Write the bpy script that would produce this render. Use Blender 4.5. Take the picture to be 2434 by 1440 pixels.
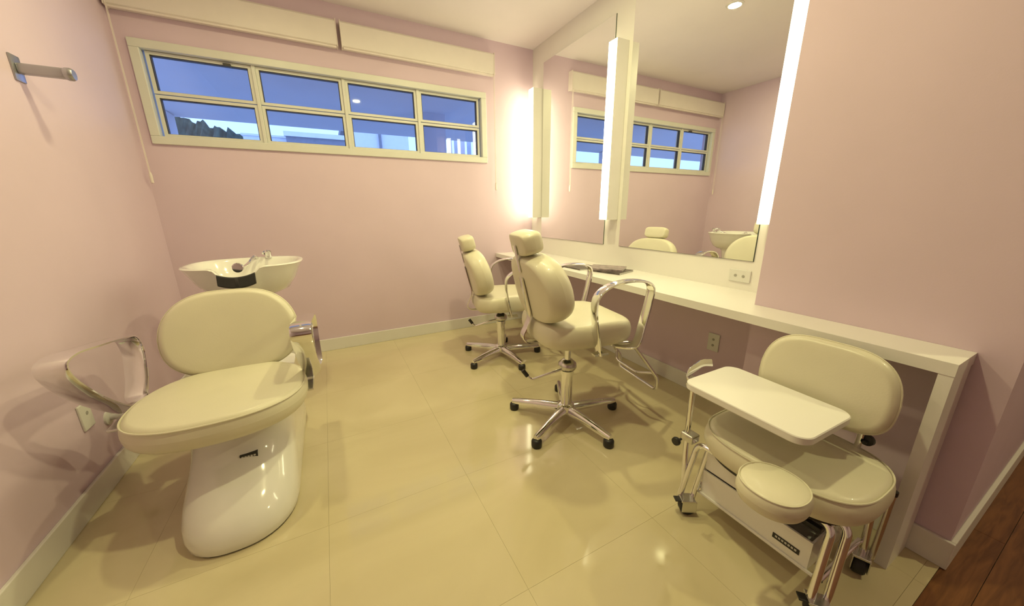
import bpy, bmesh, math, random
from mathutils import Vector, Matrix
random.seed(7)
scene = bpy.context.scene
for o in list(bpy.data.objects): bpy.data.objects.remove(o)
COL = scene.collection
PI = math.pi

# ------------------------------------------------------------------ camera
cam_d = bpy.data.cameras.new('camera'); cam = bpy.data.objects.new('camera', cam_d); COL.objects.link(cam)
cam_d.sensor_fit = 'HORIZONTAL'; cam_d.sensor_width = 36.0; cam_d.lens = 822.2371 * 36.0 / 2434.0; cam_d.clip_start = 0.02
_R = Matrix.Rotation(-.4817, 3, 'Z') @ Matrix.Rotation(-.2629, 3, 'X') @ Matrix.Rotation(.0083, 3, 'Y')
_r, _f, _u = _R @ Vector((1, 0, 0)), _R @ Vector((0, 1, 0)), _R @ Vector((0, 0, 1))
_M = Matrix((_r, _u, -_f)).transposed().to_4x4(); _M.translation = (0, 0, 1.25)
cam.matrix_world = _M
scene.camera = cam

# ------------------------------------------------------------------ world, exposure
w = bpy.data.worlds.new('dusk_sky'); scene.world = w; w.use_nodes = True
bg = w.node_tree.nodes['Background']; bg.inputs[0].default_value = (.29, .46, 1.0, 1); bg.inputs[1].default_value = 2.7
vs = scene.view_settings
vs.view_transform = 'Standard'; vs.look = 'None'; vs.exposure = 0.0; vs.gamma = 1.0; vs.use_curve_mapping = False
LAMP = (.96, .89, .44)          # warm lamps
DOWNLIGHT_W = 16.0
STRIP_E = 13.0

# ------------------------------------------------------------------ room numbers (metres)
XL, XR, XW, XP, XF = -1.0535, 2.067, 2.159, 1.8056, 1.611     # left wall, mirror panel, right wall, pier, counter front
YB, YE, YP = 3.4526, .134, .894                               # back wall, end of pier, far edge of pier
ZC, ZCT, ZCB = 2.80, .794, .754
WX0, WX1, WZ0, WZ1 = -.985, 1.53, 1.71, 2.345                 # window

# ------------------------------------------------------------------ materials
def mat(name, col, rough=.5, metal=0., coat=0., vary=.04, vscale=8., bump=0., bscale=60., spec=.5, ior=None):
    m = bpy.data.materials.new(name); m.use_nodes = True
    nt = m.node_tree; b = nt.nodes['Principled BSDF']
    b.inputs['Roughness'].default_value = rough; b.inputs['Metallic'].default_value = metal
    b.inputs['Coat Weight'].default_value = coat; b.inputs['Coat Roughness'].default_value = .05
    b.inputs['Specular IOR Level'].default_value = spec
    tc = nt.nodes.new('ShaderNodeTexCoord'); n = nt.nodes.new('ShaderNodeTexNoise')
    n.inputs['Scale'].default_value = vscale; n.inputs['Detail'].default_value = 4
    nt.links.new(tc.outputs['Object'], n.inputs['Vector'])
    r = nt.nodes.new('ShaderNodeValToRGB')
    r.color_ramp.elements[0].position = .3; r.color_ramp.elements[1].position = .7
    r.color_ramp.elements[0].color = tuple(max(0, c * (1 - vary)) for c in col) + (1,)
    r.color_ramp.elements[1].color = tuple(min(1, c * (1 + vary)) for c in col) + (1,)
    nt.links.new(n.outputs['Fac'], r.inputs['Fac']); nt.links.new(r.outputs['Color'], b.inputs['Base Color'])
    if bump:
        n2 = nt.nodes.new('ShaderNodeTexNoise'); n2.inputs['Scale'].default_value = bscale; n2.inputs['Detail'].default_value = 3
        nt.links.new(tc.outputs['Object'], n2.inputs['Vector'])
        bp = nt.nodes.new('ShaderNodeBump'); bp.inputs['Strength'].default_value = bump; bp.inputs['Distance'].default_value = .002
        nt.links.new(n2.outputs['Fac'], bp.inputs['Height']); nt.links.new(bp.outputs['Normal'], b.inputs['Normal'])
    return m
def emis(name, col, e):
    m = bpy.data.materials.new(name); m.use_nodes = True; nt = m.node_tree
    nt.nodes.remove(nt.nodes['Principled BSDF'])
    em = nt.nodes.new('ShaderNodeEmission'); em.inputs[0].default_value = col + (1,); em.inputs[1].default_value = e
    nt.links.new(em.outputs[0], nt.nodes['Material Output'].inputs[0]); return m
def glass(name):
    m = bpy.data.materials.new(name); m.use_nodes = True; nt = m.node_tree
    nt.nodes.remove(nt.nodes['Principled BSDF'])
    t = nt.nodes.new('ShaderNodeBsdfTransparent'); g = nt.nodes.new('ShaderNodeBsdfGlossy'); g.inputs['Roughness'].default_value = .02
    ge = nt.nodes.new('ShaderNodeNewGeometry'); dt = nt.nodes.new('ShaderNodeVectorMath'); dt.operation = 'DOT_PRODUCT'
    nt.links.new(ge.outputs['Normal'], dt.inputs[0]); nt.links.new(ge.outputs['Incoming'], dt.inputs[1])
    def mth(op, a_, b_=None):
        q = nt.nodes.new('ShaderNodeMath'); q.operation = op
        for i_, v_ in enumerate((a_, b_)):
            if v_ is None: continue
            if isinstance(v_, (int, float)): q.inputs[i_].default_value = v_
            else: nt.links.new(v_, q.inputs[i_])
        return q.outputs[0]
    ab = mth('ABSOLUTE', dt.outputs['Value'])            # Schlick reflectance of clear glass
    fac = mth('ADD', mth('MULTIPLY', mth('POWER', mth('SUBTRACT', 1.0, ab), 5.0), .96), .04)
    mx = nt.nodes.new('ShaderNodeMixShader')
    t.inputs[0].default_value = (.97, .99, 1, 1)
    nt.links.new(fac, mx.inputs[0]); nt.links.new(t.outputs[0], mx.inputs[1]); nt.links.new(g.outputs[0], mx.inputs[2])
    nt.links.new(mx.outputs[0], nt.nodes['Material Output'].inputs[0]); return m
def veined(name, c1, c2, rough, scale, coat=0., stretch=(1, 1, 1), spec=.5):
    m = bpy.data.materials.new(name); m.use_nodes = True; nt = m.node_tree; b = nt.nodes['Principled BSDF']
    g = nt.nodes.new('ShaderNodeNewGeometry'); mp = nt.nodes.new('ShaderNodeMapping'); mp.inputs['Scale'].default_value = stretch
    nt.links.new(g.outputs['Position'], mp.inputs['Vector'])
    n = nt.nodes.new('ShaderNodeTexNoise'); n.inputs['Scale'].default_value = scale; n.inputs['Detail'].default_value = 6; n.inputs['Distortion'].default_value = 1.2
    nt.links.new(mp.outputs[0], n.inputs['Vector'])
    r = nt.nodes.new('ShaderNodeValToRGB'); r.color_ramp.elements[0].position = .32; r.color_ramp.elements[1].position = .68
    r.color_ramp.elements[0].color = c1 + (1,); r.color_ramp.elements[1].color = c2 + (1,)
    nt.links.new(n.outputs['Fac'], r.inputs[0]); nt.links.new(r.outputs[0], b.inputs['Base Color'])
    b.inputs['Roughness'].default_value = rough; b.inputs['Coat Weight'].default_value = coat; b.inputs['Coat Roughness'].default_value = .04
    b.inputs['Specular IOR Level'].default_value = spec
    return m
M = dict(
    pink=mat('lilac_pink_paint', (.71, .56, .665), .6, vary=.025, vscale=2.5, bump=.08, bscale=160, spec=.25),
    ceil=mat('ceiling_paint', (.86, .80, .82), .85, vary=.02, vscale=2, spec=.2),
    white=mat('white_gloss_paint', (.78, .76, .72), .35, vary=.02),
    lam=mat('white_laminate', (.84, .82, .78), .3, vary=.015, vscale=4),
    leather=mat('cream_white_vinyl', (.71, .67, .515), .38, vary=.03, vscale=5, bump=.12, bscale=220, coat=.1),
    piping=mat('cream_piping', (.70, .66, .51), .4, vary=.03),
    gel=mat('white_gelcoat', (.86, .85, .80), .12, coat=.6, vary=.015),
    chrome=mat('chrome', (.86, .86, .86), .07, 1.0, vary=.03),
    satin=mat('satin_steel', (.66, .65, .62), .25, 1.0, vary=.04),
    grey=mat('grey_metal', (.42, .42, .45), .35, .8, vary=.05),
    black=mat('black_plastic', (.018, .017, .016), .4, vary=.1),
    rubber=mat('black_rubber', (.02, .02, .02), .55, vary=.1, bump=.1),
    alu=mat('cream_aluminium', (.70, .70, .64), .4, .0, vary=.02),
    gasket=mat('dark_gasket', (.06, .055, .05), .6),
    blind=mat('blind_cassette', (.80, .74, .70), .5, vary=.02),
    cord=mat('blind_cord', (.80, .72, .68), .5),
    plate=mat('outlet_plastic', (.72, .72, .68), .35, vary=.02),
    slot=mat('outlet_slot', (.36, .35, .31), .6),
    print=mat('pale_print', (.6, .6, .56), .5),
    tile=veined('polished_cream_tile', (.585, .505, .315), (.68, .60, .39), .09, 1.1, spec=.55, stretch=(1, 1.8, 1)),
    grout=mat('tile_grout', (.60, .52, .34), .5),
    wood=veined('reddish_wood', (.12, .045, .012), (.22, .09, .028), .32, 5.0, stretch=(1, 9, 1)),
    mirror=mat('mirror_silver', (.92, .93, .90), .0, 1.0, vary=.0),
    mirror_edge=mat('mirror_edge', (.05, .07, .05), .3),
    mag1=mat('magazine_cover_grey', (.30, .24, .25), .35, vary=.5, vscale=30),
    mag2=mat('magazine_cover_dark', (.08, .06, .055), .35, vary=.6, vscale=25),
    paper=mat('magazine_pages', (.75, .73, .68), .7),
    glass=glass('window_glass'),
    strip=emis('strip_lamp_diffuser', (.97, .89, .54), STRIP_E),
    bulb=emis('downlight_diffuser', (1.0, .88, .62), 14.0),
    porch=mat('porch_plaster', (.58, .58, .60), .8, vary=.03, vscale=2),
    house=mat('white_render', (.8, .8, .8), .8, vary=.03),
    roof=mat('grey_roof', (.25, .25, .27), .8, vary=.1),
    hill=mat('dark_foliage', (.05, .075, .05), .95, vary=.4, vscale=1.2),
    ground=mat('paving_ground', (.50, .50, .50), .9, vary=.08),
    pane_far=mat('far_window_glass', (.05, .06, .08), .1),
)

# ------------------------------------------------------------------ mesh helpers
class G:
    def __init__(s): s.v = []; s.f = []
    def add(s, v, f):
        n = len(s.v); s.v += [tuple(p) for p in v]; s.f += [tuple(i + n for i in q) for q in f]; return s
    def box(s, x0, x1, y0, y1, z0, z1, r=0., seg=2, M4=None):
        bm = bmesh.new(); bmesh.ops.create_cube(bm, size=1)
        for v in bm.verts: v.co = Vector((x0 + (v.co.x + .5) * (x1 - x0), y0 + (v.co.y + .5) * (y1 - y0), z0 + (v.co.z + .5) * (z1 - z0)))
        if r: bmesh.ops.bevel(bm, geom=list(bm.edges), offset=r, segments=seg, affect='EDGES', profile=.5)
        if M4: bmesh.ops.transform(bm, matrix=M4, verts=bm.verts)
        bm.verts.index_update()
        s.add([v.co for v in bm.verts], [[v.index for v in f.verts] for f in bm.faces]); bm.free(); return s
    def loft(s, rings, cap0=True, cap1=True, closed=True):
        n = len(rings[0]); v = [p for r in rings for p in r]; f = []
        for i in range(len(rings) - 1):
            for j in range(n if closed else n - 1):
                k = (j + 1) % n; f.append((i * n + j, i * n + k, (i + 1) * n + k, (i + 1) * n + j))
        if cap0: f.append(tuple(range(n - 1, -1, -1)))
        if cap1: f.append(tuple((len(rings) - 1) * n + j for j in range(n)))
        return s.add(v, f)
    def tube(s, path, r, n=12, r1=None):
        path = [Vector(p) for p in path]; rings = []
        t0 = (path[1] - path[0]).normalized()
        a = t0.cross(Vector((0, 0, 1)));  a = a if a.length > .05 else t0.cross(Vector((1, 0, 0))); a.normalize()
        for i, p in enumerate(path):
            t = (path[min(i + 1, len(path) - 1)] - path[max(i - 1, 0)]).normalized()
            a = (a - t * a.dot(t)).normalized(); b = t.cross(a)
            rr = r if r1 is None else r + (r1 - r) * i / (len(path) - 1)
            rings.append([p + a * rr * math.cos(2 * PI * k / n) + b * rr * math.sin(2 * PI * k / n) for k in range(n)])
        return s.loft(rings)
    def band(s, path, axis, wd, th):        # flat bar swept along a path, its width along axis
        path = [Vector(p) for p in path]; axis = Vector(axis).normalized(); rings = []
        prof = [(-.5, -.3), (-.4, -.5), (.4, -.5), (.5, -.3), (.5, .3), (.4, .5), (-.4, .5), (-.5, .3)]
        for i, p in enumerate(path):
            t = (path[min(i + 1, len(path) - 1)] - path[max(i - 1, 0)]).normalized(); nn = t.cross(axis).normalized()
            rings.append([p + axis * wd * u + nn * th * v for u, v in prof])
        return s.loft(rings)
    def lathe(s, prof, c=(0, 0, 0), n=24, axis='Z'):
        c = Vector(c); rings = []
        for r, z in prof:
            ring = []
            for k in range(n):
                a = 2 * PI * k / n; x, y = r * math.cos(a), r * math.sin(a)
                ring.append(c + Vector({'Z': (x, y, z), 'X': (z, x, y), 'Y': (y, z, x)}[axis]))
            rings.append(ring)
        return s.loft(rings)
    def cushion(s, outline, prof, o, U, V, W, bend=0., bendv=0.):
        o, U, V, W = Vector(o), Vector(U).normalized(), Vector(V).normalized(), Vector(W).normalized()
        rings = []
        for sc, h in prof:
            rings.append([o + U * (u * sc) + V * (v * sc) + W * (h + bend * (u * sc) ** 2 + bendv * (v * sc) ** 2) for u, v in outline])
        return s.loft(rings)
def obj(name, g, m, parent=None, smooth=True, label=None, angle=40):
    me = bpy.data.meshes.new(name); me.from_pydata(g.v, [], g.f)
    bm = bmesh.new(); bm.from_mesh(me); bmesh.ops.recalc_face_normals(bm, faces=bm.faces); bm.to_mesh(me); bm.free()
    me.materials.append(M[m] if isinstance(m, str) else m)
    if smooth:
        me.polygons.foreach_set('use_smooth', [True] * len(me.polygons))
        try: me.set_sharp_from_angle(angle=math.radians(angle))
        except Exception: pass
    o = bpy.data.objects.new(name, me); COL.objects.link(o)
    if parent: o.parent = parent
    if label: o['label'] = label
    return o
def rebase(o):      # put the origin of a one-mesh thing at its base
    vs_ = o.data.vertices; xs = [v.co for v in vs_]
    c = Vector(((min(p.x for p in xs) + max(p.x for p in xs)) / 2, (min(p.y for p in xs) + max(p.y for p in xs)) / 2, min(p.z for p in xs)))
    for v in vs_: v.co -= c
    o.location = c; return o
def tag(o, label, cat, group=None):
    o['label'] = label; o['category'] = cat
    if group: o['group'] = group
    return o
def struct(o, label=None):
    o['kind'] = 'structure'
    if label: o['label'] = label
    return o
def thing(name, label, cat, loc=(0, 0, 0), rz=0., group=None):
    o = bpy.data.objects.new(name, None); COL.objects.link(o); o.empty_display_size = .1
    o.location = loc; o.rotation_euler = (0, 0, rz); return tag(o, label, cat, group)
def copy_tree(o, parent=None):
    c = o.copy(); COL.objects.link(c); c.parent = parent
    for ch in list(o.children): copy_tree(ch, c)
    return c
def cr(pts, n=8, closed=False):      # Catmull-Rom through points
    pts = [Vector(p) for p in pts]; out = []; L = len(pts)
    rng = range(L if closed else L - 1)
    for i in rng:
        g = (lambda k: pts[k % L]) if closed else (lambda k: pts[min(max(k, 0), L - 1)])
        a, b, c, d = g(i - 1), g(i), g(i + 1), g(i + 2)
        for k in range(n):
            t = k / n
            out.append(.5 * ((2 * b) + (c - a) * t + (2 * a - 5 * b + 4 * c - d) * t * t + (3 * b - a - 3 * c + d) * t ** 3))
    if not closed: out.append(pts[-1])
    return out
def fillet(pts, r, n=6):
    pts = [Vector(p) for p in pts]; out = [pts[0]]
    for i in range(1, len(pts) - 1):
        a, b, c = pts[i - 1], pts[i], pts[i + 1]
        d0, d1 = (a - b), (c - b); rr = min(r, d0.length * .48, d1.length * .48)
        p0, p1 = b + d0.normalized() * rr, b + d1.normalized() * rr
        for k in range(n + 1):
            t = k / n; out.append(p0 * (1 - t) ** 2 + b * 2 * t * (1 - t) + p1 * t * t)
    out.append(pts[-1]); return out
def sell(a, b, n=2.5, N=64, taper=0., egg=0.):
    out = []
    for k in range(N):
        t = 2 * PI * k / N; c, s_ = math.cos(t), math.sin(t)
        u = a * math.copysign(abs(c) ** (2 / n), c); v = b * math.copysign(abs(s_) ** (2 / n), s_)
        u *= 1 - taper * v / b - egg * (v / b) ** 2
        out.append((u, v))
    return out
def pad_prof(t, e, inset=.12, dome=.15):
    """profile of an upholstered pad: thickness t, edge radius share e"""
    out = [(.02, 0), (.6, 0), (1 - inset, 0)]
    for k in range(1, 6):
        a = PI / 2 * k / 5; out.append((1 - inset + inset * math.sin(a), e * t * (1 - math.cos(a))))
    for k in range(0, 7):
        a = PI / 2 * k / 6; out.append((1 - inset + inset * math.cos(a), t * (1 - e) + e * t * math.sin(a)))
    out += [(.7, t + dome * t * .45), (.45, t + dome * t * .8), (.2, t + dome * t * .97), (.02, t + dome * t)]
    return out

# ================================================================== the setting
TS = .60                                  # floor tiles
floor = obj('floor', G().box(XL, XW, YE, YB, -.10, -.006), 'grout', smooth=False); struct(floor, 'polished cream tiled floor')
tx0, ty0 = .453 - 3 * TS, .763 - 2 * TS
full = None
i = 0
x = tx0
while x < XW:
    y = ty0
    while y < YB:
        x0, x1, y0, y1 = max(x, XL), min(x + TS, XW), max(y, YE), min(y + TS, YB)
        if x1 - x0 > .02 and y1 - y0 > .02:
            rebase(obj('tile', G().box(x0 + .0003, x1 - .0003, y0 + .0003, y1 - .0003, -.006, 0), 'tile', floor, smooth=False))
        y += TS
    x += TS
hall = obj('floor_hall', G().box(XL, 4.2, -2.6, YE, -.10, -.012), 'grout', smooth=False); struct(hall, 'reddish wooden plank floor of the hall')
y = -2.6
k = 0
while y < YE - .001:
    y1 = min(y + .115, YE); xs = XL - (.7 if k % 2 else .1)
    while xs < 4.2:
        a, b = max(xs, XL), min(xs + 1.3, 4.2)
        if b - a > .05: rebase(obj('plank', G().box(a + .0008, b - .0008, y + .0008, y1 - .0008, -.012, -.001), 'wood', hall, smooth=False))
        xs += 1.3
    y = y1; k += 1
struct(obj('ceiling', G().box(XL - .15, XW + .15, YE, YB + .15, ZC, ZC + .12), 'ceil', smooth=False), 'plain pale ceiling')
struct(obj('ceiling_hall', G().box(XL - .15, 4.35, -2.75, YE, ZC, ZC + .12), 'ceil', smooth=False), 'plain pale ceiling of the hall')
struct(obj('wall_left', G().box(XL - .15, XL, -2.6, YB, 0, ZC), 'pink', smooth=False), 'lilac pink wall on the left')
gb = G().box(XL - .15, WX0 + .02, YB, YB + .15, 0, ZC).box(WX1 - .02, XW + .15, YB, YB + .15, 0, ZC)
gb.box(WX0 + .02, WX1 - .02, YB, YB + .15, 0, WZ0 + .02).box(WX0 + .02, WX1 - .02, YB, YB + .15, WZ1 - .02, ZC)
struct(obj('wall_back', gb, 'pink', smooth=False), 'lilac pink back wall with a long high window')
struct(obj('wall_right', G().box(XW, XW + .15, YP, YB, 0, ZC), 'pink', smooth=False), 'lilac pink wall behind the counter')
struct(obj('wall_pier', G().box(XP, XW + .15, YE, YP, 0, ZC), 'pink', smooth=False), 'lilac pink projecting wall at the end of the counter')
struct(obj('wall_hall_side', G().box(XW + .15, 4.2, YE, YE + .15, 0, ZC), 'pink', smooth=False))
struct(obj('wall_hall_end', G().box(4.2, 4.35, -2.6, YE + .15, 0, ZC), 'pink', smooth=False))
struct(obj('wall_hall_front', G().box(XL - .15, 4.35, -2.75, -2.6, 0, ZC), 'pink', smooth=False))
BH, BT = .112, .014
def base(name, x0, x1, y0, y1, lab): return struct(obj(name, G().box(x0, x1, y0, y1, 0, BH, r=.003), 'white', smooth=False), lab)
base('baseboard_left', XL, XL + BT, -2.6, YB, 'white baseboard of the left wall')
base('baseboard_back', XL + BT, XW, YB - BT, YB, 'white baseboard of the back wall')
base('baseboard_right', XW - BT, XW, YP, YB - BT, 'white baseboard under the counter')
base('baseboard_pier', XP - BT, XP, YE - BT, YP, 'white baseboard of the projecting wall')
base('baseboard_hall', XP, 4.2, YE - BT, YE, 'white baseboard turning the corner into the hall')
# white laminate panel that carries the mirrors
struct(obj('trim_1', G().box(XR, XW, YP, YB, ZCT, ZC), 'lam', smooth=False), 'white laminate panel around the mirrors')

# window: outer frame, four posts, eight sashes each with a pane
win = bpy.data.objects.new('window_1', None); COL.objects.link(win); win.location = ((WX0 + WX1) / 2, YB, WZ0); struct(win, 'long high window of four columns of two panes')
def wobj(name, g, m, parent=win, **k):
    off = win.location
    g.v = [tuple(Vector(p) - off) for p in g.v]; return obj(name, g, m, parent, smooth=False, **k)
FT = .052
fy0, fy1 = YB - .02, YB + .10
wobj('frame_rail', G().box(WX0, WX1, fy0, fy1, WZ1 - FT, WZ1, r=.004), 'alu'); wobj('frame_rail', G().box(WX0, WX1, fy0, fy1, WZ0, WZ0 + FT, r=.004), 'alu')
wobj('frame_stile', G().box(WX0, WX0 + FT, fy0, fy1, WZ0 + FT, WZ1 - FT, r=.004), 'alu'); wobj('frame_stile', G().box(WX1 - FT, WX1, fy0, fy1, WZ0 + FT, WZ1 - FT, r=.004), 'alu')
cw = (WX1 - WX0 - 2 * FT) / 4; zm = 2.033
for i in range(4):
    x0 = WX0 + FT + i * cw; x1 = x0 + cw
    if i: wobj('mullion', G().box(x0 - .012, x0 + .012, YB + .012, fy1, WZ0 + FT, WZ1 - FT, r=.003), 'alu')
    for (za, zb) in ((WZ0 + FT, zm), (zm, WZ1 - FT)):
        a0, a1, b0, b1 = x0 + .013, x1 - .013, za + .003, zb - .003
        s1, s2 = .020, .019
        ys0, ys1 = YB + .022, YB + .062
        g = G().box(a0, a0 + s1, ys0, ys1, b0, b1).box(a1 - s1, a1, ys0, ys1, b0, b1).box(a0 + s1, a1 - s1, ys0, ys1, b0, b0 + s2).box(a0 + s1, a1 - s1, ys0, ys1, b1 - s2, b1)
        sa = wobj('sash', g, 'alu')
        q = .005
        g = G().box(a0 + s1, a0 + s1 + q, ys0 + .006, ys1, b0 + s2, b1 - s2).box(a1 - s1 - q, a1 - s1, ys0 + .006, ys1, b0 + s2, b1 - s2)
        g.box(a0 + s1, a1 - s1, ys0 + .006, ys1, b0 + s2, b0 + s2 + q * .4).box(a0 + s1, a1 - s1, ys0 + .006, ys1, b1 - s2 - q, b1 - s2)
        wobj('gasket', g, 'gasket', sa)
        wobj('pane', G().box(a0 + s1, a1 - s1, ys0 + .02, ys0 + .024, b0 + s2, b1 - s2), 'glass', sa)
wobj('latch', G().box(-.505, -.46, YB - .002, YB + .03, WZ1 - FT - .035, WZ1 - FT - .015, r=.003), 'gasket')

# ================================================================== outside, seen through the panes
rebase(tag(obj('porch_roof', G().box(-9, 9, YB + .15, 6.68, 2.50, 2.62).box(-9, 9, 6.60, 6.74, 2.515, 2.64), 'porch', smooth=False), 'flat porch roof slab outside the long window', 'porch roof'))
rebase(tag(obj('porch_post', G().box(-1.98, -1.60, 6.3, 6.6, -.4, 2.50, r=.01).box(-2.02, -1.56, 6.26, 6.64, -.4, -.2), 'porch', smooth=False), 'square porch post behind the leftmost lower pane', 'post'))
struct(rebase(obj('ground_outside', G().box(-80, 80, YB + .15, 120, -.6, -.4), 'ground', smooth=False)), 'ground outside the window')
pw = thing('porch_side_wall', 'blue-grey porch wall behind the lower right pane', 'wall', (1.47, 5.1, -.4))
obj('wall', G().box(-.16, .14, -.1, .1, 0, 2.9), 'porch', pw, smooth=False); obj('plinth', G().box(-.17, .15, -.11, .11, 0, .3), 'porch', pw, smooth=False)
sc = thing('slat_screen', 'white vertical slat screen behind the lower right pane', 'screen', (2.22, 6.9, -.4))
obj('rail', G().box(.0, 3.2, -.02, .02, 2.98, 3.04), 'house', sc, smooth=False); obj('rail', G().box(.0, 3.2, -.02, .02, .3, .36), 'house', sc, smooth=False)
for i in range(20): obj('slat', G().box(.02 + i * .13, .105 + i * .13, -.03, -.02, .25, 3.10 - .06 * (i % 3)), 'house', sc, smooth=False)
hs = thing('neighbour_house', 'white neighbouring house with a drainpipe behind the third lower pane', 'house', (2.35, 15, -.4))
obj('wall', G().box(-1.0, .95, 0, 6, 0, 5.2), 'house', hs, smooth=False); obj('roof', G().box(-1.2, 1.15, -.25, 6.2, 5.2, 5.45), 'roof', hs, smooth=False)
wn = obj('window', G().box(-.7, .5, -.05, .02, 1.0, 2.2), 'roof', hs, smooth=False); obj('pane', G().box(-.62, .42, -.07, -.05, 1.08, 2.12), 'pane_far', wn, smooth=False)
obj('drainpipe', G().tube([(-.12, -.08, 0), (-.12, -.08, 5.2)], .05), 'roof', hs)
gr = thing('garage', 'low garage with shade put into its grey colour behind the second lower pane', 'garage', (.12, 15, -.4))
obj('wall', G().box(-.95, .95, 0, 4, 0, 4.15), 'roof', gr, smooth=False); obj('parapet', G().box(-1.0, 1.0, -.06, .12, 4.15, 4.3), 'house', gr, smooth=False); obj('garage_door', G().box(-.7, .7, -.04, 0, 0, 2.2), 'house', gr, smooth=False)  # shaded look of the wall is put into its dark roof grey
fw = rebase(tag(obj('boundary_wall', G().box(-2.1, -.62, 15.5, 15.7, -.4, 3.76).box(-2.15, -.62, 15.44, 15.76, 3.76, 3.82), 'house', smooth=False), 'white boundary wall behind the second lower pane', 'wall'))
# wooded hill: a ridge falling from left to right, rough with tree crowns
rings = []
for i in range(121):
    xx = -36 + i * .3
    pf = ((-40, 15.5), (-17, 14.6), (-14.5, 13.6), (-11.6, 13.0), (-9.2, 12.2), (-7.4, 11.2), (-4, 9.5), (20, 4))
    zt = 0
    for (xa, za), (xb, zb_) in zip(pf, pf[1:]):
        if xa <= xx <= xb: zt = za + (zb_ - za) * (xx - xa) / (xb - xa)
    zt += .2 * math.sin(xx * 1.7) + .2 * math.sin(xx * 4.1 + 1) + random.uniform(-.2, .25)
    rings.append([(xx, 58 + random.uniform(-.5, .5) + 10 * k_, -.4 + (zt + .4) * h_) for k_, h_ in ((0, 0), (.3, .45), (.7, .8), (1.0, 1.0), (1.6, .9), (2.4, 0))])
rebase(tag(obj('wooded_hill', G().loft(rings), 'hill', smooth=False), 'dark wooded hillside behind the leftmost lower pane', 'hill'))

# ================================================================== counter, mirrors, wall lamps
ct = thing('wall_counter', 'long white laminate counter under the mirrors with one end leg', 'counter', (XF, .2194, 0))
def loc(g, o): g.v = [tuple(Vector(p) - Vector(o)) for p in g.v]; return g
C0 = (XF, .2194, 0)
obj('worktop', loc(G().loft([[(XF, .2194, z), (XP - .001, .2194, z), (XP - .001, YP + .001, z), (XW - .001, YP + .001, z), (XW - .001, YB - .001, z), (XF, YB - .001, z)] for z in (ZCB, ZCT)]), C0), 'lam', ct, smooth=False)
obj('leg_panel', loc(G().box(XF + .001, XP - .016, .2204, .2524, 0, ZCB), C0), 'lam', ct, smooth=False)
obj('edge_strip', loc(G().box(XF - .0006, XF + .001, .2194, YB - .001, ZCB, ZCT), C0), 'lam', ct, smooth=False)

def mirror(y0, y1, lab):
    t = thing('wall_mirror', lab, 'mirror', (XR, (y0 + y1) / 2, .962), 0, 'mirrors above the counter')
    o = (XR, (y0 + y1) / 2, .962)
    obj('backing', loc(G().box(XR - .004, XR - .0002, y0, y1, .962, 2.62), o), 'mirror_edge', t, smooth=False)
    obj('mirror_glass', loc(G().box(XR - .008, XR - .004, y0 + .002, y1 - .002, .964, 2.618), o), 'mirror', t, smooth=False)
mirror(2.265, 3.240, 'far mirror beside the window wall above the magazines')
mirror(1.065, 2.085, 'near mirror between two strip lamps showing the chairs')

def strip(y0, lab, wd=.082):
    t = thing('strip_wall_lamp', lab, 'wall lamp', (XR, y0 + wd / 2, 1.168), 0, 'vertical strip lamps beside the mirrors')
    dz = 1.232; dp = .112
    obj('housing', G().box(-dp, -.0005, -wd / 2, -wd / 2 + .004, 0, dz).box(-dp, -.0005, wd / 2 - .004, wd / 2, 0, dz).box(-dp, -.0005, -wd / 2 + .004, wd / 2 - .004, 0, .004).box(-dp, -.0005, -wd / 2 + .004, wd / 2 - .004, dz - .004, dz).box(-.012, -.0005, -wd / 2 + .004, wd / 2 - .004, .004, dz - .004), 'lam', t, smooth=False)
    # opal diffuser wrapping the front and the side turned away from the door
    obj('diffuser', G().box(-dp - .002, -dp + .006, -wd / 2 + .003, wd / 2 + .002, .003, dz - .003).box(-dp + .006, -dp + .048, wd / 2 - .0035, wd / 2 + .002, .003, dz - .003), 'strip', t, smooth=False)
strip(3.252, 'glowing vertical strip lamp in the corner beside the window wall')
strip(2.125, 'glowing vertical strip lamp between the two mirrors')
strip(.942, 'glowing vertical strip lamp at the right end of the near mirror')

# ceiling downlights
def downlight(x, y, lab, power=DOWNLIGHT_W):
    t = thing('ceiling_downlight', lab, 'ceiling light', (x, y, ZC), 0, 'recessed downlights')
    obj('trim_ring', G().lathe([(.042, -.002), (.062, -.004), (.064, 0), (.042, 0)], n=28), 'white', t)
    obj('diffuser', G().lathe([(.001, -.0012), (.041, -.0012), (.041, -.0004), (.001, -.0004)], n=24), 'bulb', t)
    ld = bpy.data.lights.new('downlight_lamp', 'AREA'); ld.shape = 'DISK'; ld.size = .09; ld.energy = power; ld.color = LAMP
    lo = bpy.data.objects.new('downlight_lamp', ld); COL.objects.link(lo); lo.parent = t; lo.location = (0, 0, -.008)
downlight(.62, .98, 'round recessed downlight in the ceiling near the doorway', 19.5)
downlight(1.04, 2.05, 'round recessed downlight in the ceiling in front of the mirrors')
downlight(-.25, 2.15, 'round recessed downlight in the ceiling over the wash unit', 11.5)
downlight(2.7, -.75, 'unseen downlight added in the hall ceiling', 20)  # added lamp, out of view, to light the hall

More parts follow.
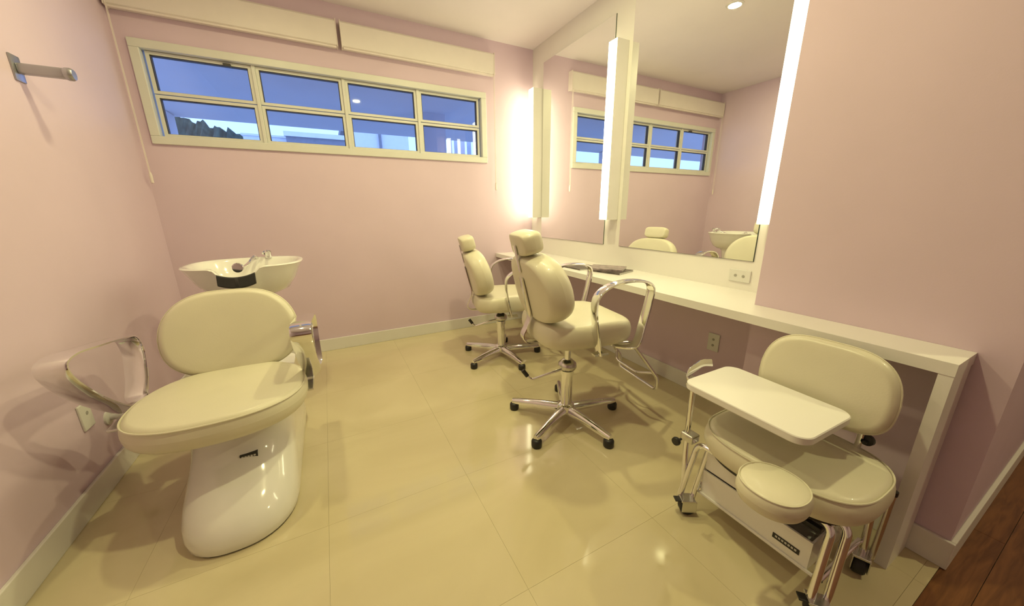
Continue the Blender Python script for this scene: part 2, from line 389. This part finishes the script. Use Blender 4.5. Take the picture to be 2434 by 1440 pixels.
# ================================================================== blinds
def blind(x0, x1, side, lab):
    t = thing('roller_blind', lab, 'roller blind', ((x0 + x1) / 2, YB, 2.485), 0, 'roller blind cassettes above the window')
    a, b = x0 - (x0 + x1) / 2, x1 - (x0 + x1) / 2
    obj('cassette', G().loft([[(xx, -.002, .185), (xx, -.058, .185), (xx, -.072, .170), (xx, -.072, .014), (xx, -.06, 0.006), (xx, -.002, .006)] for xx in (a + .006, b - .006)]), 'blind', t, smooth=False)
    for xx in (a, b - .006): obj('end_cap', G().box(xx, xx + .006, -.075, -.001, .002, .188, r=.0015), 'cord', t, smooth=False)
    obj('bottom_bar', G().box(a + .012, b - .012, -.066, -.05, -.006, .007, r=.002), 'cord', t, smooth=False)
    cx = a + .015 if side < 0 else b - .012
    ch = obj('chain', G().tube([(cx, -.082, .02), (cx, -.082, -.98)], .002, 6).tube([(cx, -.066, .02), (cx, -.066, -.98)], .002, 6), 'cord', t)
    obj('chain_weight', G().lathe([(.002, -1.04), (.009, -1.035), (.010, -.99), (.007, -.97), (.002, -.965)], (cx, -.074, 0), 12), 'cord', ch)
blind(-1.035, .262, -1, 'rolled-up roller blind in its cassette at the left above the window')
blind(.288, 1.605, 1, 'rolled-up roller blind in its cassette at the right above the window')

# ================================================================== small wall fittings
def outlet(p, axis, lab, wd=.075, hh=.118, slots=((0, .02), (0, -.02))):
    """axis: +1 faces +x (left wall), -1 faces -x"""
    t = thing('wall_outlet', lab, 'outlet', p, 0, 'white wall outlets')
    d = axis
    obj('plate', G().box(min(0, d * .009), max(0, d * .009), -wd / 2, wd / 2, -hh / 2, hh / 2, r=.003), 'plate', t, smooth=False)
    for (a, b) in slots: obj('socket', G().lathe([(.001, 0), (.008, 0), (.008, .0012), (.001, .0012)], (d * .009 if d > 0 else -.0105, a, b), 16, 'X'), 'slot', t)
    return t
outlet((XL, 2.075, .385), 1, 'white wall outlet on the left wall beside the wash unit', slots=((.005, .012),))
outlet((XW, 1.27, .40), -1, 'white double outlet on the pink wall below the counter')
outlet((XR, 1.125, .875), -1, 'white horizontal outlet on the panel below the near mirror', wd=.118, hh=.07, slots=((.022, 0), (-.022, 0)))
pv = thing('wall_valve', 'small greenish-white plumbing valve on the left wall behind the wash seat', 'valve', (XL, 2.215, .295))
obj('flange', G().lathe([(.001, 0), (.034, 0), (.034, .008), (.02, .012), (.001, .012)], (0, 0, 0), 20, 'X'), 'plate', pv)
obj('knob', G().lathe([(.001, .012), (.014, .012), (.014, .035), (.024, .037), (.024, .062), (.018, .068), (.001, .068)], (0, 0, 0), 16, 'X'), 'plate', pv)
rl = thing('wall_bracket', 'grey metal bracket arm sticking out high on the left wall', 'bracket', (XL, 2.40, 1.832))
obj('arm', G().box(.006, .150, -.016, .016, -.020, .020, r=.007, seg=3), 'grey', rl)
obj('base_plate', G().box(0, .007, -.03, .03, -.05, .05, r=.003), 'grey', rl)
obj('end_cap', G().lathe([(.001, .140), (.022, .140), (.025, .146), (.025, .160), (.020, .168), (.001, .170)], (0, 0, 0), 18, 'X'), 'grey', rl)

# magazines on the counter
def magazine(c, rz, wd, hh, th, cover, lab):
    t = thing('magazine', lab, 'magazine', c, rz, 'magazines on the counter')
    obj('cover', G().box(-wd / 2, wd / 2, -hh / 2, hh / 2, th - .0012, th + .0004).box(-wd / 2, wd / 2, -hh / 2, hh / 2, 0, .001).box(-wd / 2 - .001, -wd / 2, -hh / 2, hh / 2, 0, th), cover, t, smooth=False)
    obj('pages', G().box(-wd / 2, wd / 2 - .002, -hh / 2 + .002, hh / 2 - .002, .001, th - .0012), 'paper', t, smooth=False)
magazine((1.79, 2.235, ZCT), .05, .21, .26, .010, 'mag2', 'dark magazine lying flat at the far end of the pile behind the chair')
magazine((1.87, 1.955, ZCT), .30, .21, .26, .012, 'mag2', 'dark-covered magazine lying lowest and nearest on the white counter')
magazine((1.875, 2.00, ZCT + .0128), .62, .20, .26, .012, 'mag1', 'mauve-grey magazine lying on top of the dark ones on the counter')

# ================================================================== salon chairs
def make_chair(lift):
    t = thing('salon_chair', 'cream salon chair', 'chair', (0, 0, 0), 0, 'cream hydraulic styling chairs at the counter')
    # five-star base
    bs = obj('base_hub', G().lathe([(.03, .045), (.052, .05), (.056, .075), (.05, .10), (.036, .108), (.03, .108)], n=24), 'chrome', t)
    for k_ in range(5):
        a = math.radians(-9 + 72 * k_) + .14
        d = Vector((math.cos(a), math.sin(a), 0)); s_ = Vector((-d.y, d.x, 0)); rings = []
        for r_, hw, z0, z1 in ((.035, .027, .052, .098), (.10, .025, .052, .096), (.22, .020, .050, .088), (.32, .017, .048, .078), (.345, .014, .05, .074)):
            rings.append([d * r_ + s_ * u * hw + Vector((0, 0, z)) for u, z in ((-1, z0), (1, z0), (1, z0 * .35 + z1 * .65), (.62, z1 - .003), (.3, z1), (-.3, z1), (-.62, z1 - .003), (-1, z0 * .35 + z1 * .65))])
        lg = obj('base_leg', G().loft(rings), 'chrome', t, angle=50)
        obj('glide', G().lathe([(.012, .0), (.026, .001), (.029, .008), (.029, .036), (.024, .044), (.012, .049)], d * .333, 18), 'black', lg)
    obj('column', G().lathe([(.03, .10), (.034, .102), (.034, .30), (.040, .302), (.040, .328), (.03, .33)], n=24), 'chrome', t)
    obj('piston', G().lathe([(.018, .33), (.018, .505 + lift)], n=18), 'chrome', t)
    obj('pump_collar', G().lathe([(.018, .335), (.050, .338), (.055, .35), (.052, .372), (.03, .392), (.018, .396)], n=24), 'satin', t)
    lv = obj('pump_lever', G().tube(fillet([(-.04, -.02, .345), (-.11, -.02, .335), (-.222, .02, .288), (-.248, .03, .318)], .03), .0075, 10), 'chrome', t)
    obj('lever_grip', G().tube([(-.243, .028, .312), (-.268, .038, .348)], .0125, 12), 'black', lv)
    before = set(t.children)
    obj('seat_plate', G().box(-.12, .12, -.11, .11, .498, .512, r=.004).box(-.14, -.02, -.05, .05, .478, .499, r=.006), 'black', t, smooth=False)
    # seat
    st = obj('seat', G().cushion(sell(.265, .265, 4.2, 72, taper=0), pad_prof(.125, .45, .13, .06), (.03, 0, .513), (1, 0, 0), (0, 1, 0), (0, 0, 1), bendv=.12), 'leather', t)
    # backrest, leaning back
    tl = math.radians(14); Vv = Vector((-math.sin(tl), 0, math.cos(tl))); Ww = Vector((math.cos(tl), 0, math.sin(tl)))
    ol = []
    for k_ in range(80):
        a = 2 * PI * k_ / 80; c, s_ = math.cos(a), math.sin(a)
        u = .280 * math.copysign(abs(c) ** (2 / 3.1), c); v = .182 * math.copysign(abs(s_) ** (2 / 3.1), s_)
        u *= 1 - .19 * max(0, v / .182) ** 1.3 - .05 * max(0, -v / .182) ** 2
        ol.append((u, v))
    o0 = Vector((-.27, 0, .803))
    bk = obj('backrest', G().cushion(ol, pad_prof(.135, .5, .15, .05), o0, (0, 1, 0), Vv, Ww, bend=.38), 'leather', t)
    # headrest
    h0 = o0 + Vv * .243 + Ww * .005
    hd = obj('headrest', G().cushion(sell(.122, .060, 4.0, 48), pad_prof(.10, .5, .16, .05), h0, (0, 1, 0), Vv, Ww, bend=.9), 'leather', t)
    obj('headrest_bracket', G().band([o0 + Vv * .10 - Ww * .004, o0 + Vv * .243 - Ww * .001], (0, 1, 0), .035, .006), 'chrome', t)
    # flat bar behind the back, bent under the seat
    bar = [o0 + Vv * .07 - Ww * .007, o0 - Vv * .06 - Ww * .008, o0 - Vv * .15 - Ww * .012, Vector((-.262, 0, .60)), Vector((-.285, 0, .545)), Vector((-.262, 0, .508)), Vector((-.20, 0, .500)), Vector((-.08, 0, .502))]
    obj('back_bar', G().band(cr(bar, 6), (0, 1, 0), .055, .009), 'chrome', t)
    # arms: flat chrome loops
    for s_ in (-1, 1):
        y = s_ * .292
        pth = [(.02, y, .505), (.0, y, .60), (-.02, y, .72), (-.015, y, .80), (.03, y, .845), (.10, y, .868), (.20, y, .874), (.275, y, .858), (.302, y, .825), (.295, y, .76), (.27, y, .64), (.245, y, .545), (.22, y * .9, .507), (.16, y * .7, .502)]
        ar = obj('arm', G().band(cr(pth, 6), (0, 1, 0), .056, .012), 'chrome', t, angle=30)
        obj('arm_bracket', G().box(-.005, .075, min(y - s_ * .03, y + s_ * .004), max(y - s_ * .03, y + s_ * .004), .495, .507, r=.002), 'satin', ar, smooth=False)
    # footrest
    ft = obj('footrest', G().tube(fillet([(.15, -.17, .50), (.30, -.18, .495), (.51, -.18, .235), (.51, -.18, .155), (.51, .18, .155), (.51, .18, .235), (.30, .18, .495), (.15, .17, .50)], .03), .0105, 12), 'chrome', t)
    obj('foot_bar', G().tube(fillet([(.475, -.18, .275), (.42, -.10, .25), (.42, .10, .25), (.475, .18, .275)], .03), .008, 10), 'chrome', ft)
    for ch in t.children:
        if ch not in before: ch.location.z += lift
    return t
chair = make_chair(.035)
chair.location = (1.165, 1.525, 0); chair.rotation_euler[2] = math.radians(-9)
chair['label'] = 'cream salon chair with headrest nearest the camera at the counter'
chair2 = make_chair(-.055); chair2.location = (1.235, 2.575, 0); chair2.rotation_euler[2] = math.radians(-13)
chair2['label'] = 'cream salon chair with headrest further back in the corner by the window wall'

# ================================================================== backwash unit
W0 = Vector((-.475, 1.9, 0))
wu = thing('backwash_unit', 'cream hair-wash unit with padded seat, chrome arms and white basin', 'wash unit', W0)
def wl(g): return loc(g, W0)
rings = []
for z, xh, yf, yb, cap in ((0, .190, 1.405, 2.40, .24), (.012, .197, 1.397, 2.405, .245), (.04, .201, 1.395, 2.405, .25), (.08, .201, 1.405, 2.40, .26), (.12, .199, 1.44, 2.39, .27), (.155, .197, 1.495, 2.38, .28), (.19, .196, 1.555, 2.37, .28),
                           (.23, .195, 1.615, 2.36, .26), (.28, .194, 1.66, 2.35, .24), (.34, .194, 1.67, 2.35, .24), (.40, .197, 1.665, 2.36, .24), (.425, .20, 1.655, 2.37, .24)):
    cx = -.458; ring = []
    for k_ in range(25):
        a = PI * k_ / 24 + PI; n_ = 2.4
        c, s_ = math.cos(a), math.sin(a)
        ring.append((cx + xh * math.copysign(abs(c) ** (2 / n_), c), yf + cap - cap * abs(s_) ** (2 / n_), z))
    for k_ in range(13):
        a = PI * k_ / 12; c, s_ = math.cos(a), math.sin(a)
        ring.append((cx + xh * math.copysign(abs(c) ** .5, c), yb - .12 + .12 * abs(s_) ** .5, z))
    rings.append(ring)
ped = obj('pedestal', wl(G().loft(rings)), 'gel', wu, angle=60)
obj('floor_shadow_line', wl(G().loft([[(p[0] * 1.0 + (p[0] + .458) * .006, p[1] - .001 if p[1] < 1.9 else p[1] + .001, z) for p in rings[0]] for z in (0, .007)])), 'rubber', ped)  # dark strip standing in for the shadow gap under the pedestal foot
obj('maker_plate', wl(G().box(-.447, -.385, 1.632, 1.660, .236, .258, r=.001, M4=None)), 'black', ped, smooth=False, label='small black maker plate')
for k_ in range(5): obj('lettering', wl(G().box(-.441 + k_ * .0105, -.4335 + k_ * .0105, 1.6312, 1.6322, .244, .2515)), 'print', ped, smooth=False)
# rear column that carries the basin
obj('basin_column', wl(G().loft([[(-.475 + a_ * xh, 2.30 + dy + b_ * yh, z) for a_, b_ in sell(1, 1, 3, 32)] for z, xh, yh, dy in ((0, .15, .13, .30), (.25, .14, .12, .30), (.5, .11, .10, .32), (.72, .10, .10, .36), (.76, .13, .13, .37))])), 'gel', wu)
obj('tilt_post', wl(G().tube([(-.475, 2.38, .42), (-.475, 2.5, .70)], .022)), 'rubber', wu)
# seat
ol = sell(.313, .288, 2.35, 80, taper=0)
st = obj('seat', wl(G().cushion(ol, pad_prof(.108, .5, .10, .08), (-.487, 1.785, .395), (1, 0, 0), (0, 1, 0), (0, .035, 1), bendv=.10)), 'leather', wu)
obj('piping', wl(G().tube([(-.487 + u * .975, 1.785 + v * .975, .489 + .10 * v * v) for u, v in ol + [ol[0]]], .0035, 6)), 'piping', st)
obj('seat_pan', wl(G().cushion(sell(.24, .22, 2.4, 48), [(.02, 0), (1, 0), (1.04, .012), (.02, .012)], (-.475, 1.80, .387), (1, 0, 0), (0, 1, 0), (0, 0, 1))), 'black', wu)
# backrest
tl = math.radians(16); Vv = Vector((0, math.sin(tl), math.cos(tl))); Ww = Vector((0, -math.cos(tl), math.sin(tl)))
ol = []
for k_ in range(88):
    a = 2 * PI * k_ / 88; c, s_ = math.cos(a), math.sin(a)
    u = .278 * math.copysign(abs(c) ** (2 / 3.1), c); v = .207 * math.copysign(abs(s_) ** (2 / 3.1), s_)
    u *= 1 - .20 * max(0, v / .207) ** 1.4 - .08 * max(0, -v / .207) ** 2
    ol.append((u, v))
b0 = Vector((-.479, 2.16, .660))
bk = obj('backrest', wl(G().cushion(ol, pad_prof(.085, .5, .12, .06), b0, (1, 0, 0), Vv, Ww, bend=.25)), 'leather', wu)
obj('piping', wl(G().tube([b0 + Vector((1, 0, 0)) * u * 1.003 + Vv * v * 1.003 + Ww * (.05 + .25 * u * u) for u, v in ol + [ol[0]]], .0035, 6)), 'piping', bk)
obj('back_shell', wl(G().cushion([(u * .93, v * .93) for u, v in ol], [(.02, -.012), (.9, -.012), (.97, -.004), (.97, .002), (.02, .002)], b0, (1, 0, 0), Vv, Ww, bend=.25)), 'gel', wu)
# arms
for s_ in (-1, 1):
    xx = -.875 if s_ < 0 else -.155
    pth = [(xx - s_ * .03, 2.02, .425), (xx, 2.08, .44), (xx, 2.13, .52), (xx, 2.16, .62), (xx, 2.13, .70), (xx, 2.02, .728), (xx, 1.85, .755), (xx, 1.72, .772), (xx, 1.655, .755), (xx, 1.675, .69), (xx, 1.77, .58), (xx, 1.88, .485), (xx - s_ * .03, 1.93, .43)]
    ar = obj('arm', wl(G().band(cr(pth, 6), (1, 0, 0), .080, .010)), 'chrome', wu, angle=30)
    obj('arm_bracket', wl(G().box(min(xx, xx - s_ * .12), max(xx, xx - s_ * .12), 1.80, 2.05, .408, .42, r=.003)), 'satin', ar, smooth=False)
# basin
def basin_ring(a_, b_, z, dip, cy, n_=2.9, N=96):
    ring = []
    for k_ in range(N):
        t_ = 2 * PI * k_ / N; c, s_ = math.cos(t_), math.sin(t_)
        u = a_ * math.copysign(abs(c) ** (2 / n_), c); v = b_ * math.copysign(abs(s_) ** (2 / n_), s_)
        fr = max(0, -s_)                                # front
        zz = z + .008 - dip * math.exp(-((u + .012) / .085) ** 4) * (fr ** 2)
        ring.append((-.463 + u, cy + v, zz))
    return ring
BY = 2.645
rings = [basin_ring(.08, .07, .735, 0, BY + .05), basin_ring(.14, .12, .742, 0, BY + .04), basin_ring(.205, .175, .775, .01, BY + .02), basin_ring(.25, .215, .84, .04, BY + .01), basin_ring(.276, .238, .90, .075, BY), basin_ring(.292, .250, .931, .09, BY),
         basin_ring(.299, .256, .940, .09, BY), basin_ring(.294, .251, .947, .09, BY), basin_ring(.272, .230, .945, .09, BY), basin_ring(.260, .218, .930, .085, BY), basin_ring(.24, .20, .87, .04, BY), basin_ring(.19, .16, .80, 0, BY + .01), basin_ring(.09, .08, .775, 0, BY + .02), basin_ring(.02, .02, .77, 0, BY + .02)]
bn = obj('basin', wl(G().loft(rings)), 'gel', wu, angle=60, label='white ceramic wash basin')
obj('drain', wl(G().lathe([(.001, .772), (.028, .772), (.028, .778), (.001, .778)], (-.485, BY + .02, 0), 18)), 'chrome', bn)
nk = [(-.475 + u_, BY - .262 - .012 * math.cos(u_ * 14), (.872 + 2.6 * u_ * u_)) for u_ in (-.085, -.06, -.03, 0, .03, .06, .085)]
obj('neck_cushion', wl(G().band(cr(nk, 6), (0, .25, 1), .062, .026)), 'rubber', wu, label='black rubber neck cushion')
sh = obj('shower_head', wl(G().lathe([(.001, 0), (.026, 0), (.030, .008), (.024, .018), (.012, .03), (.001, .03)], (-.488, BY - .13, .935), 20, 'Y')), 'chrome', bn)
obj('hose', wl(G().tube(cr([(-.488, BY - .10, .935), (-.488, BY + .02, .92), (-.475, BY + .12, .93), (-.45, BY + .20, .965), (-.44, BY + .225, .95)], 6), .009)), 'chrome', sh)
tp = obj('tap', wl(G().lathe([(.016, .945), (.021, .95), (.019, .975), (.022, .98), (.022, .995), (.016, 1.0), (.001, 1.001)], (-.375, BY + .225, 0), 18)), 'chrome', bn)
obj('spout', wl(G().tube(cr([(-.375, BY + .225, .975), (-.385, BY + .18, .995), (-.39, BY + .15, .985)], 5), .009)), 'chrome', tp)

# ================================================================== manicure cart
K0 = Vector((1.35, .49, 0))
kc = thing('manicure_cart', 'cream manicure chair on casters with tray table and chrome tube frame', 'manicure chair', K0)
def kl(g): return loc(g, K0)
# seat
ol = sell(.213, .255, 2.9, 80)
ks = obj('seat', kl(G().cushion(ol, pad_prof(.10, .48, .12, .05), (1.365, .478, .340), (1, 0, 0), (0, 1, 0), (0, 0, 1))), 'leather', kc)
obj('piping', kl(G().tube([(1.365 + u * .965, .478 + v * .965, .432) for u, v in ol + [ol[0]]], .003, 6)), 'piping', ks)
obj('seat_board', kl(G().cushion(sell(.19, .22, 2.9, 48), [(.02, 0), (1, 0), (1, .012), (.02, .012)], (1.365, .478, .328), (1, 0, 0), (0, 1, 0), (0, 0, 1))), 'black', kc)
# backrest
tl = math.radians(8); Vv = Vector((math.sin(tl), 0, math.cos(tl))); Ww = Vector((-math.cos(tl), 0, math.sin(tl)))
ol = []
for k_ in range(80):
    a = 2 * PI * k_ / 80; c, s_ = math.cos(a), math.sin(a)
    u = .197 * math.copysign(abs(c) ** (2 / 3.6), c); v = .142 * math.copysign(abs(s_) ** (2 / 3.6), s_)
    u *= 1 - .17 * max(0, v / .142) ** 1.4
    ol.append((u, v))
kb0 = Vector((1.548, .482, .646))
kb = obj('backrest', kl(G().cushion(ol, pad_prof(.062, .5, .13, .05), kb0, (0, 1, 0), Vv, Ww, bend=.2)), 'leather', kc)
obj('piping', kl(G().tube([kb0 + Vector((0, 1, 0)) * u * 1.003 + Vv * v * 1.003 + Ww * (.036 + .2 * u * u) for u, v in ol + [ol[0]]], .003, 6)), 'piping', kb)
for yy in (.36, .61): obj('back_support', kl(G().tube(fillet([(1.545, yy, .62), (1.55, yy, .50), (1.54, yy, .34), (1.45, yy, .322)], .03), .010)), 'chrome', kc)
kn = obj('knob', kl(G().lathe([(.006, 0), (.006, .02), (.018, .022), (.02, .034), (.016, .044), (.001, .046)], (1.535, .345, .47), 14, 'X')), 'black', kc)
# tube frame: two inverted U frames front and one rear
def U(x0, ya, yb, zt, dx):
    return fillet([(x0 - dx, ya, .065), (x0, ya + .01, zt), (x0, yb - .01, zt), (x0 - dx, yb, .065)], .035)
obj('front_frame', kl(G().tube(U(1.250, .282, .745, .312, .062), .0115)), 'chrome', kc)
obj('front_frame', kl(G().tube(U(1.286, .256, .715, .316, .058), .0115)), 'chrome', kc)
obj('rear_frame', kl(G().tube(U(1.515, .270, .725, .316, -.012), .0115)), 'chrome', kc)
for yy in (.285, .71): obj('side_rail', kl(G().tube([(1.235, yy, .115), (1.525, yy, .115)], .009)), 'chrome', kc)
for yy in (.30, .70): obj('seat_rail', kl(G().tube([(1.25, yy, .316), (1.515, yy, .316)], .010)), 'chrome', kc)
def caster(x_, y_, rz):
    d = Vector((math.cos(rz), math.sin(rz), 0)); s_ = Vector((-d.y, d.x, 0)); c = Vector((x_, y_, 0)) - d * .014
    Mx = Matrix((tuple(d), tuple(s_), (0, 0, 1))).transposed().to_4x4(); Mx.translation = c
    g = G().box(-.028, .030, -.024, -.020, .022, .074, r=.002, M4=Mx).box(-.028, .030, .020, .024, .022, .074, r=.002, M4=Mx).box(-.024, .034, -.024, .024, .069, .078, r=.002, M4=Mx)
    f_ = obj('caster', kl(g), 'satin', kc, smooth=False)
    wv = []
    for r_, t_ in ((.006, -.017), (.029, -.017), (.0335, -.012), (.0335, .012), (.029, .017), (.006, .017)):
        wv.append([c + s_ * t_ + d * r_ * math.cos(2 * PI * q / 20) + Vector((0, 0, .0335 + r_ * math.sin(2 * PI * q / 20))) for q in range(20)])
    obj('wheel', kl(G().loft(wv)), 'rubber', f_)
    obj('brake_tab', kl(G().box(.012, .056, -.014, .014, .066, .072, r=.002, M4=Mx)), 'black', f_, smooth=False)
caster(1.190, .722, 2.6); caster(1.195, .275, 2.3); caster(1.528, .275, .4); caster(1.528, .725, 1.0)
# storage box under the seat
kb_ = obj('storage_box', kl(G().box(1.255, 1.262, .325, .70, .095, .205).box(1.262, 1.49, .325, .70, .095, .103).box(1.484, 1.49, .325, .70, .103, .205).box(1.262, 1.484, .694, .70, .103, .205).box(1.262, 1.484, .325, .331, .103, .205)), 'gel', kc, smooth=False)
obj('box_rim', kl(G().box(1.248, 1.256, .30, .71, .090, .102, r=.003)), 'gel', kb_, smooth=False)
obj('drawer', kl(G().box(1.262, 1.48, .40, .70, .208, .305, r=.005)), 'gel', kc, smooth=False)
obj('drawer_handle', kl(G().box(1.29, 1.312, .325, .402, .225, .243, r=.003)), 'black', kc, smooth=False)
pl = obj('maker_plate', kl(G().box(1.2530, 1.2552, .352, .432, .130, .150, r=.0006)), 'black', kb_, smooth=False, label='small black maker plate')
# foot and hand pad on a post
ol = sell(.094, .090, 2.2, 64)
kp = obj('hand_pad', kl(G().cushion(ol, pad_prof(.065, .5, .18, .12), (1.068, .390, .408), (1, 0, 0), (0, 1, 0), (0, 0, 1))), 'leather', kc)
obj('piping', kl(G().tube([(1.068 + u * .93, .392 + v * .93, .470) for u, v in ol + [ol[0]]], .002, 6)), 'piping', kp)
obj('pad_post', kl(G().tube(fillet([(1.068, .392, .418), (1.075, .40, .36), (1.245, .45, .335)], .03), .011)), 'chrome', kc)
# tray table on its pole
tro = []
for (cx, cy, a0) in ((1.195, .735, 90), (1.185, .405, 180), (1.40, .400, 270), (1.415, .735, 0)):
    for q in range(9):
        a = math.radians(a0 + 90 * q / 8); tro.append((cx + .045 * math.cos(a), cy + .045 * math.sin(a)))
tr = obj('tray', kl(G().loft([[(1.30 + (px - 1.30) * s_, .57 + (py - .57) * s_, z) for px, py in tro] for z, s_ in ((.574, .965), (.578, .985), (.598, .985), (.601, .972))])), 'lam', kc, angle=30)
obj('tray_bracket', kl(G().band(fillet([(1.215, .775, .575), (1.215, .80, .575), (1.24, .812, .60), (1.33, .815, .625), (1.37, .80, .62)], .02), (0, .3, 1), .03, .004)), 'chrome', kc)
obj('tray_arm', kl(G().tube([(1.19, .775, .575), (1.38, .775, .575)], .009)), 'chrome', kc)
obj('tray_pole', kl(G().tube(fillet([(1.225, .775, .575), (1.225, .772, .30), (1.205, .745, .10)], .05), .0105)), 'chrome', kc)
cl = obj('pole_clamp', kl(G().box(1.205, 1.255, .735, .79, .315, .35, r=.006)), 'satin', kc, smooth=False)
obj('clamp_knob', kl(G().lathe([(.005, -.045), (.005, -.02), (.001, -.02)], (1.205, .77, .332), 10, 'X').lathe([(.001, -.06), (.016, -.058), (.018, -.05), (.016, -.043), (.001, -.042)], (1.205, .77, .332), 14, 'X')), 'black', cl)
ps = obj('rear_post', kl(G().tube([(1.535, .249, .07), (1.545, .249, .335)], .009)), 'satin', kc)
obj('post_cap', kl(G().lathe([(.001, .33), (.0115, .33), (.0115, .346), (.001, .348)], (1.545, .249, 0), 12)), 'black', ps)
for k_ in range(7): obj('lettering', kl(G().box(1.2522, 1.2531, .360 + k_ * .0095, .3665 + k_ * .0095, .138, .1455)), 'print', kb_, smooth=False)
